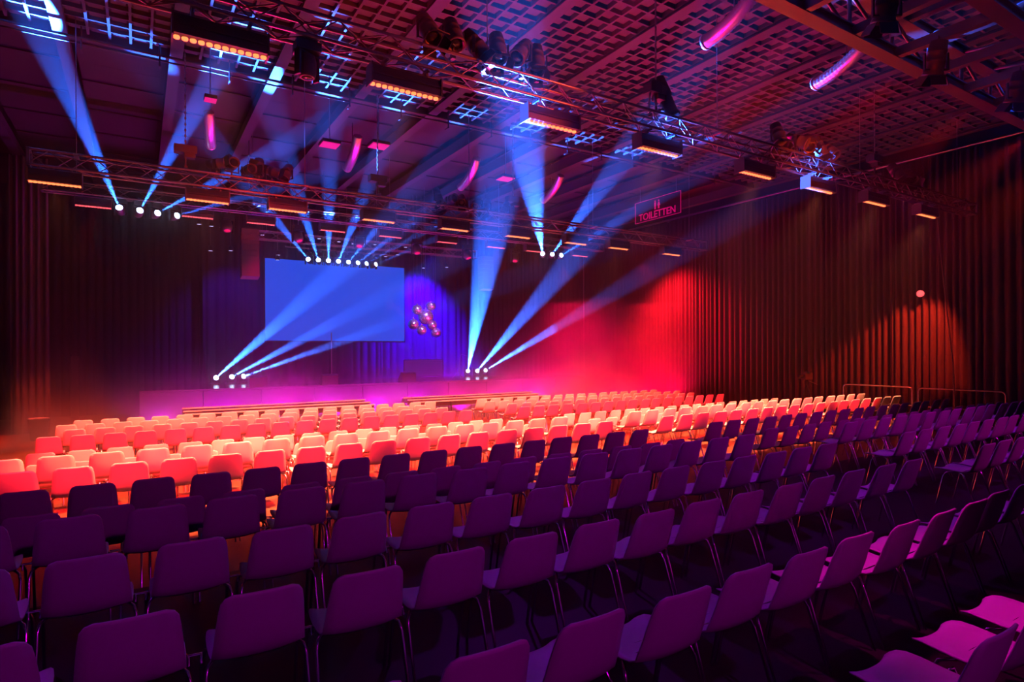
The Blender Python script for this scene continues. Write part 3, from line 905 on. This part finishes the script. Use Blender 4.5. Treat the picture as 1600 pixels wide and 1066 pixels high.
for y0_, y1_, zt, lab in ((11.12, 9.02, 1.235, 'low steel hand rail at the tier edge beside the video camera'), (8.85, 6.7, 1.22, 'low steel hand rail at the tier edge farther from the camera tripod')):
    t = thing('hand_rail', lab, 'rail', (20.0, (y0_ + y1_) / 2, 0), 'hand rails by the side wall')
    h = (y0_ - y1_) / 2
    MB().tube([(0, h, 0), (0, h, zt - .1), (0, h - .03, zt - .03), (0, h - .1, zt), (0, -h + .1, zt), (0, -h + .03, zt - .03), (0, -h, zt - .1), (0, -h, 0)], .021, 8).build('rail', M['steel'], t)
    MB().bar((0, h, zt * .55), (0, -h, zt * .55), .015, 6).build('mid_rail', M['steel'], t)
t = tag(MB().tube([(18.5, T2, 6.2), (18.55, T2, 5.8), (18.75, T2 + .02, 5.0), (19.1, T2 + .03, 3.6), (19.5, T2 + .04, 2.0), (19.7, T2 + .05, .02)], .016, 6).build('cable', M['lamp']),
        'cable dropping from the end of the near truss along the curtains', 'cable')
t = tag(MB().tube([(21.4, 26.6, 7.7), (21.4, 26.6, 0.0)], .035, 8).build('wall_pipe', M['steel']), 'thin vertical pipe in the corner between curtains and stage', 'pipe')
wl = thing('wall_lamp', 'small glowing orange lamp between the side wall curtains', 'lamp', (21.6, 9.45, 4.2))
MB().lathe([(.05, 0), (.10, .03), (.11, .10), (.06, .16), (.01, .18)], 12, Matrix.Rotation(-PI / 2, 4, 'Y')).build('globe', M['led_pink'], wl)
MB().box((.05, 0, 0), (.12, .14, .14)).build('wall_plate', M['black'], wl)

# ------------------------------------------------------------------ chairs
def shell_mesh():
    # side profile of the one-piece plastic shell: (y forward, z up), from the top of the back to the seat front
    prof = [(-.030, .800), (-.026, .785), (-.017, .755), (-.002, .70), (.018, .63), (.040, .56), (.062, .505), (.092, .465), (.135, .443), (.20, .434), (.29, .438), (.38, .447), (.44, .450), (.475, .444), (.492, .434), (.498, .426)]
    # half widths
    hw = [.135, .168, .187, .196, .203, .209, .214, .218, .220, .222, .224, .222, .214, .200, .178, .150]
    nc = 8
    th = .011
    vs, fs = [], []
    np_ = len(prof)
    for i, ((y, z), h) in enumerate(zip(prof, hw)):
        a = prof[max(i - 1, 0)]
        c = prof[min(i + 1, np_ - 1)]
        ty, tz = c[0] - a[0], c[1] - a[1]
        l = math.hypot(ty, tz)
        ny, nz = -tz / l, ty / l         # towards the sitter
        back = 1 if i < 7 else 0.5
        for j in range(nc + 1):
            u = -1 + 2 * j / nc
            cv = .026 * back * (0.25 + 0.75 * min(1, i / 4)) * abs(u) ** 2.6 + (.010 * (1 - u * u) * (-1) if i > 7 else -.008 * min(1, i / 4) * (1 - u * u))
            vs.append((h * u, y + ny * cv, z + nz * cv))
    N = nc + 1
    tot = len(vs)
    for i, ((y, z), h) in enumerate(zip(prof, hw)):
        a = prof[max(i - 1, 0)]
        c = prof[min(i + 1, np_ - 1)]
        ty, tz = c[0] - a[0], c[1] - a[1]
        l = math.hypot(ty, tz)
        ny, nz = -tz / l, ty / l
        for j in range(N):
            x, yy, zz = vs[i * N + j]
            vs.append((x, yy - ny * th, zz - nz * th))
    for i in range(np_ - 1):
        for j in range(nc):
            a = i * N + j
            fs.append((a, a + 1, a + N + 1, a + N))
            fs.append((a + tot, a + N + tot, a + N + 1 + tot, a + 1 + tot))
    for j in range(nc):
        fs.append((j, j + tot, j + 1 + tot, j + 1))
        a = (np_ - 1) * N + j
        fs.append((a, a + 1, a + 1 + tot, a + tot))
    for i in range(np_ - 1):
        a = i * N
        fs.append((a, a + N, a + N + tot, a + tot))
        a = i * N + nc
        fs.append((a, a + tot, a + N + tot, a + N))
    b = MB()
    b.add(vs, fs, True)
    return b


SHELL = shell_mesh()
RIGHT_LEGS = {}


def leg_mb(sx, front):
    x0, x1 = sx * .185, sx * .238
    if front:
        return MB().tube([(x0, .30, .424), (x1 - sx * .012, .355, .405), (x1, .375, .36), (x1, .455, 0.0)], .0105, 6)
    return MB().tube([(x0, .22, .424), (x1 - sx * .012, .165, .405), (x1, .145, .36), (x1, .015, 0.0)], .0105, 6)


FRAME = MB().tube([(-.19, .30, .420), (.19, .30, .420)], .010, 6).tube([(-.19, .22, .420), (.19, .22, .420)], .010, 6).box((-.15, .26, .424), (.03, .14, .006)).box((.15, .26, .424), (.03, .14, .006))
LINKM = MB().tube([(.235, .25, .395), (.235, .27, .435), (.29, .27, .435), (.29, .25, .395)], .010, 6)

parts = [('shell', SHELL.mesh('shell', M['shell'])), ('leg', leg_mb(-1, True).mesh('leg', M['chrome'])), ('leg', leg_mb(1, True).mesh('leg', M['chrome'])),
         ('leg', leg_mb(-1, False).mesh('leg', M['chrome'])), ('leg', leg_mb(1, False).mesh('leg', M['chrome'])),
         ('seat_frame', FRAME.mesh('seat_frame', M['chrome'])), ('row_connector', LINKM.mesh('row_connector', M['chrome']))]

Z3, Z2, Z1 = .457, .30, 0.0
SP = 0.53
# row: (depth of the back, tier height, [start centre, count] inner block, [start centre, count] side block)
ROWS = [
    (1.03, Z3, (2.98, 8, .60), None),
    (1.99, Z3, (-.44, 15, SP), None),
    (3.08, Z3, (-.56, 15, SP), (8.75, 18, SP)),
    (4.14, Z3, (-.78, 16, SP), (9.12, 18, SP)),
    (5.20, Z3, (-1.48, 17, SP), (9.62, 17, SP)),
    (6.14, Z2, (-1.28, 16, SP), (8.95, 18, SP)),
    (7.24, Z2, (-.93, 16, SP), (8.90, 18, SP)),
    (8.45, Z2, (-1.17, 17, SP), (8.95, 18, SP)),
    (9.50, Z2, (-1.43, 17, SP), (9.05, 18, SP)),
    (10.90, Z1, (-1.20, 17, SP), (9.10, 17, SP)),
    (12.15, Z1, (-1.34, 17, SP), (9.30, 17, SP)),
    (14.40, Z1, (-1.48, 18, SP), (9.42, 17, SP)),
    (15.50, Z1, (-1.16, 17, SP), (9.67, 16, SP)),
    (16.55, Z1, (-1.38, 17, SP), (9.52, 17, SP)),
    (17.53, Z1, (-1.13, 18, SP), (9.75, 16, SP)),
]
yaw = math.radians(31.952)
cand = []
for r, (y, z, inner, sideb) in enumerate(ROWS):
    for blk, spec in (('inner', inner), ('side', sideb)):
        if not spec:
            continue
        for i in range(spec[1]):
            x = spec[0] + spec[2] * i
            zc = x * math.sin(yaw) + (y + .2) * math.cos(yaw)
            xc = x * math.cos(yaw) - (y + .2) * math.sin(yaw)
            if zc < .4:
                continue
            u = 800 + 934.47 * xc / zc
            m_ = 934.47 * .34 / zc
            if u < -m_ or u > 1600 + m_:
                continue
            pos = (spec[1] - i) if blk == 'inner' else i + 1
            cand.append((zc, r, blk, pos, x, y, z))
cand.sort()
rnd = random.Random(5)
far = MB()
for n_, (zc, r, blk, pos, x, y, z) in enumerate(cand):
    jx, jy, jr = rnd.uniform(-.008, .008), rnd.uniform(-.02, .02), rnd.uniform(-.025, .025)
    if n_ < 300:
        if r >= 8 and r != 11:
            look = 'salmon-lit'
        elif r in (7, 11):
            look = 'red-lit'
        elif r == 0:
            look = 'magenta-lit'
        else:
            look = 'dim purple'
        lab = '%s plastic chair, %s from the aisle in %s row, %s block' % (look, ORD[pos], ORD[r + 1], 'inner' if blk == 'inner' else 'curtain-side')
        t = thing('stacking_chair', lab, 'chair', (x + jx, y + jy + .03, z), 'rows of pale plastic chairs', jr)
        for nm, me_ in parts:
            link(nm, me_, t)
    else:
        mt = Matrix.Translation((x + jx, y + jy + .03, z)) @ Matrix.Rotation(jr, 4, 'Z')
        for mb in (SHELL,):
            far.add([mt @ Vector(p) for p in mb.v], mb.f, True)
print('chairs in view', len(cand))
fo = far.build('distant_chairs', M['shell'])
tag(fo, 'small pale chairs of the farthest rows at the stage and side wall', 'chairs', None, 'stuff')
fl = MB()
for (zc, r, blk, pos, x, y, z) in cand[300:]:
    for sx in (-1, 1):
        for fr_ in (True, False):
            q = leg_mb(sx, fr_)
            fl.add([(p[0] + x, p[1] + y + .03, p[2] + z) for p in q.v], q.f, True)
fl.build('chair_legs', M['chrome'], fo)['kind'] = 'stuff'

# ------------------------------------------------------------------ haze in the air
hz = bpy.data.materials.new('stage_haze')
hz.use_nodes = True
nt = hz.node_tree
nt.nodes.clear()
out = nt.nodes.new('ShaderNodeOutputMaterial')
vsn = nt.nodes.new('ShaderNodeVolumeScatter')
vsn.inputs['Color'].default_value = (1, 1, 1, 1)
vsn.inputs['Density'].default_value = 0.006
vsn.inputs['Anisotropy'].default_value = 0.9
nt.links.new(vsn.outputs[0], out.inputs['Volume'])
h = MB().box(((XL + XR) / 2, 12.0, 4.45), (XR - XL - .1, 31.6, 8.8)).build('haze', hz)
tag(h, 'thin theatre haze filling the whole hall air', 'haze', None, 'stuff')

# ground fog rolling off the stage front
fg = bpy.data.materials.new('ground_fog')
fg.use_nodes = True
nt = fg.node_tree
nt.nodes.clear()
out = nt.nodes.new('ShaderNodeOutputMaterial')
vsn = nt.nodes.new('ShaderNodeVolumeScatter')
vsn.inputs['Anisotropy'].default_value = 0.2
tc = nt.nodes.new('ShaderNodeTexCoord')
sep = nt.nodes.new('ShaderNodeSeparateXYZ')
nt.links.new(tc.outputs['Object'], sep.inputs[0])


def mth(op, a, b=None):
    n = nt.nodes.new('ShaderNodeMath')
    n.operation = op
    for i, v in enumerate((a, b)):
        if v is None:
            continue
        if isinstance(v, (int, float)):
            n.inputs[i].default_value = v
        else:
            nt.links.new(v, n.inputs[i])
    return n.outputs[0]


mr = nt.nodes.new('ShaderNodeMapRange')
nt.links.new(sep.outputs['X'], mr.inputs[0])
for i_, v_ in ((1, 10.0), (2, 16.0), (3, -1.9), (4, -0.75)):
    mr.inputs[i_].default_value = v_
fall = mth('EXPONENT', mth('MULTIPLY', sep.outputs['Z'], mr.outputs[0]))
nz = nt.nodes.new('ShaderNodeTexNoise')
nz.inputs['Scale'].default_value = 0.45
nz.inputs['Detail'].default_value = 2
nt.links.new(tc.outputs['Object'], nz.inputs['Vector'])
nzm = mth('MAXIMUM', mth('MULTIPLY', mth('SUBTRACT', nz.outputs['Fac'], 0.25), 3.0), 0.05)
nt.links.new(mth('MULTIPLY', mth('MULTIPLY', fall, nzm), 0.95), vsn.inputs['Density'])
nt.links.new(vsn.outputs[0], out.inputs['Volume'])
f_ = MB().box((9.2, 22.3, 2.3), (24.0, 8.4, 4.5)).build('ground_fog', fg)
tag(f_, 'low ground fog rolling over the stage front and floor', 'fog', None, 'stuff')
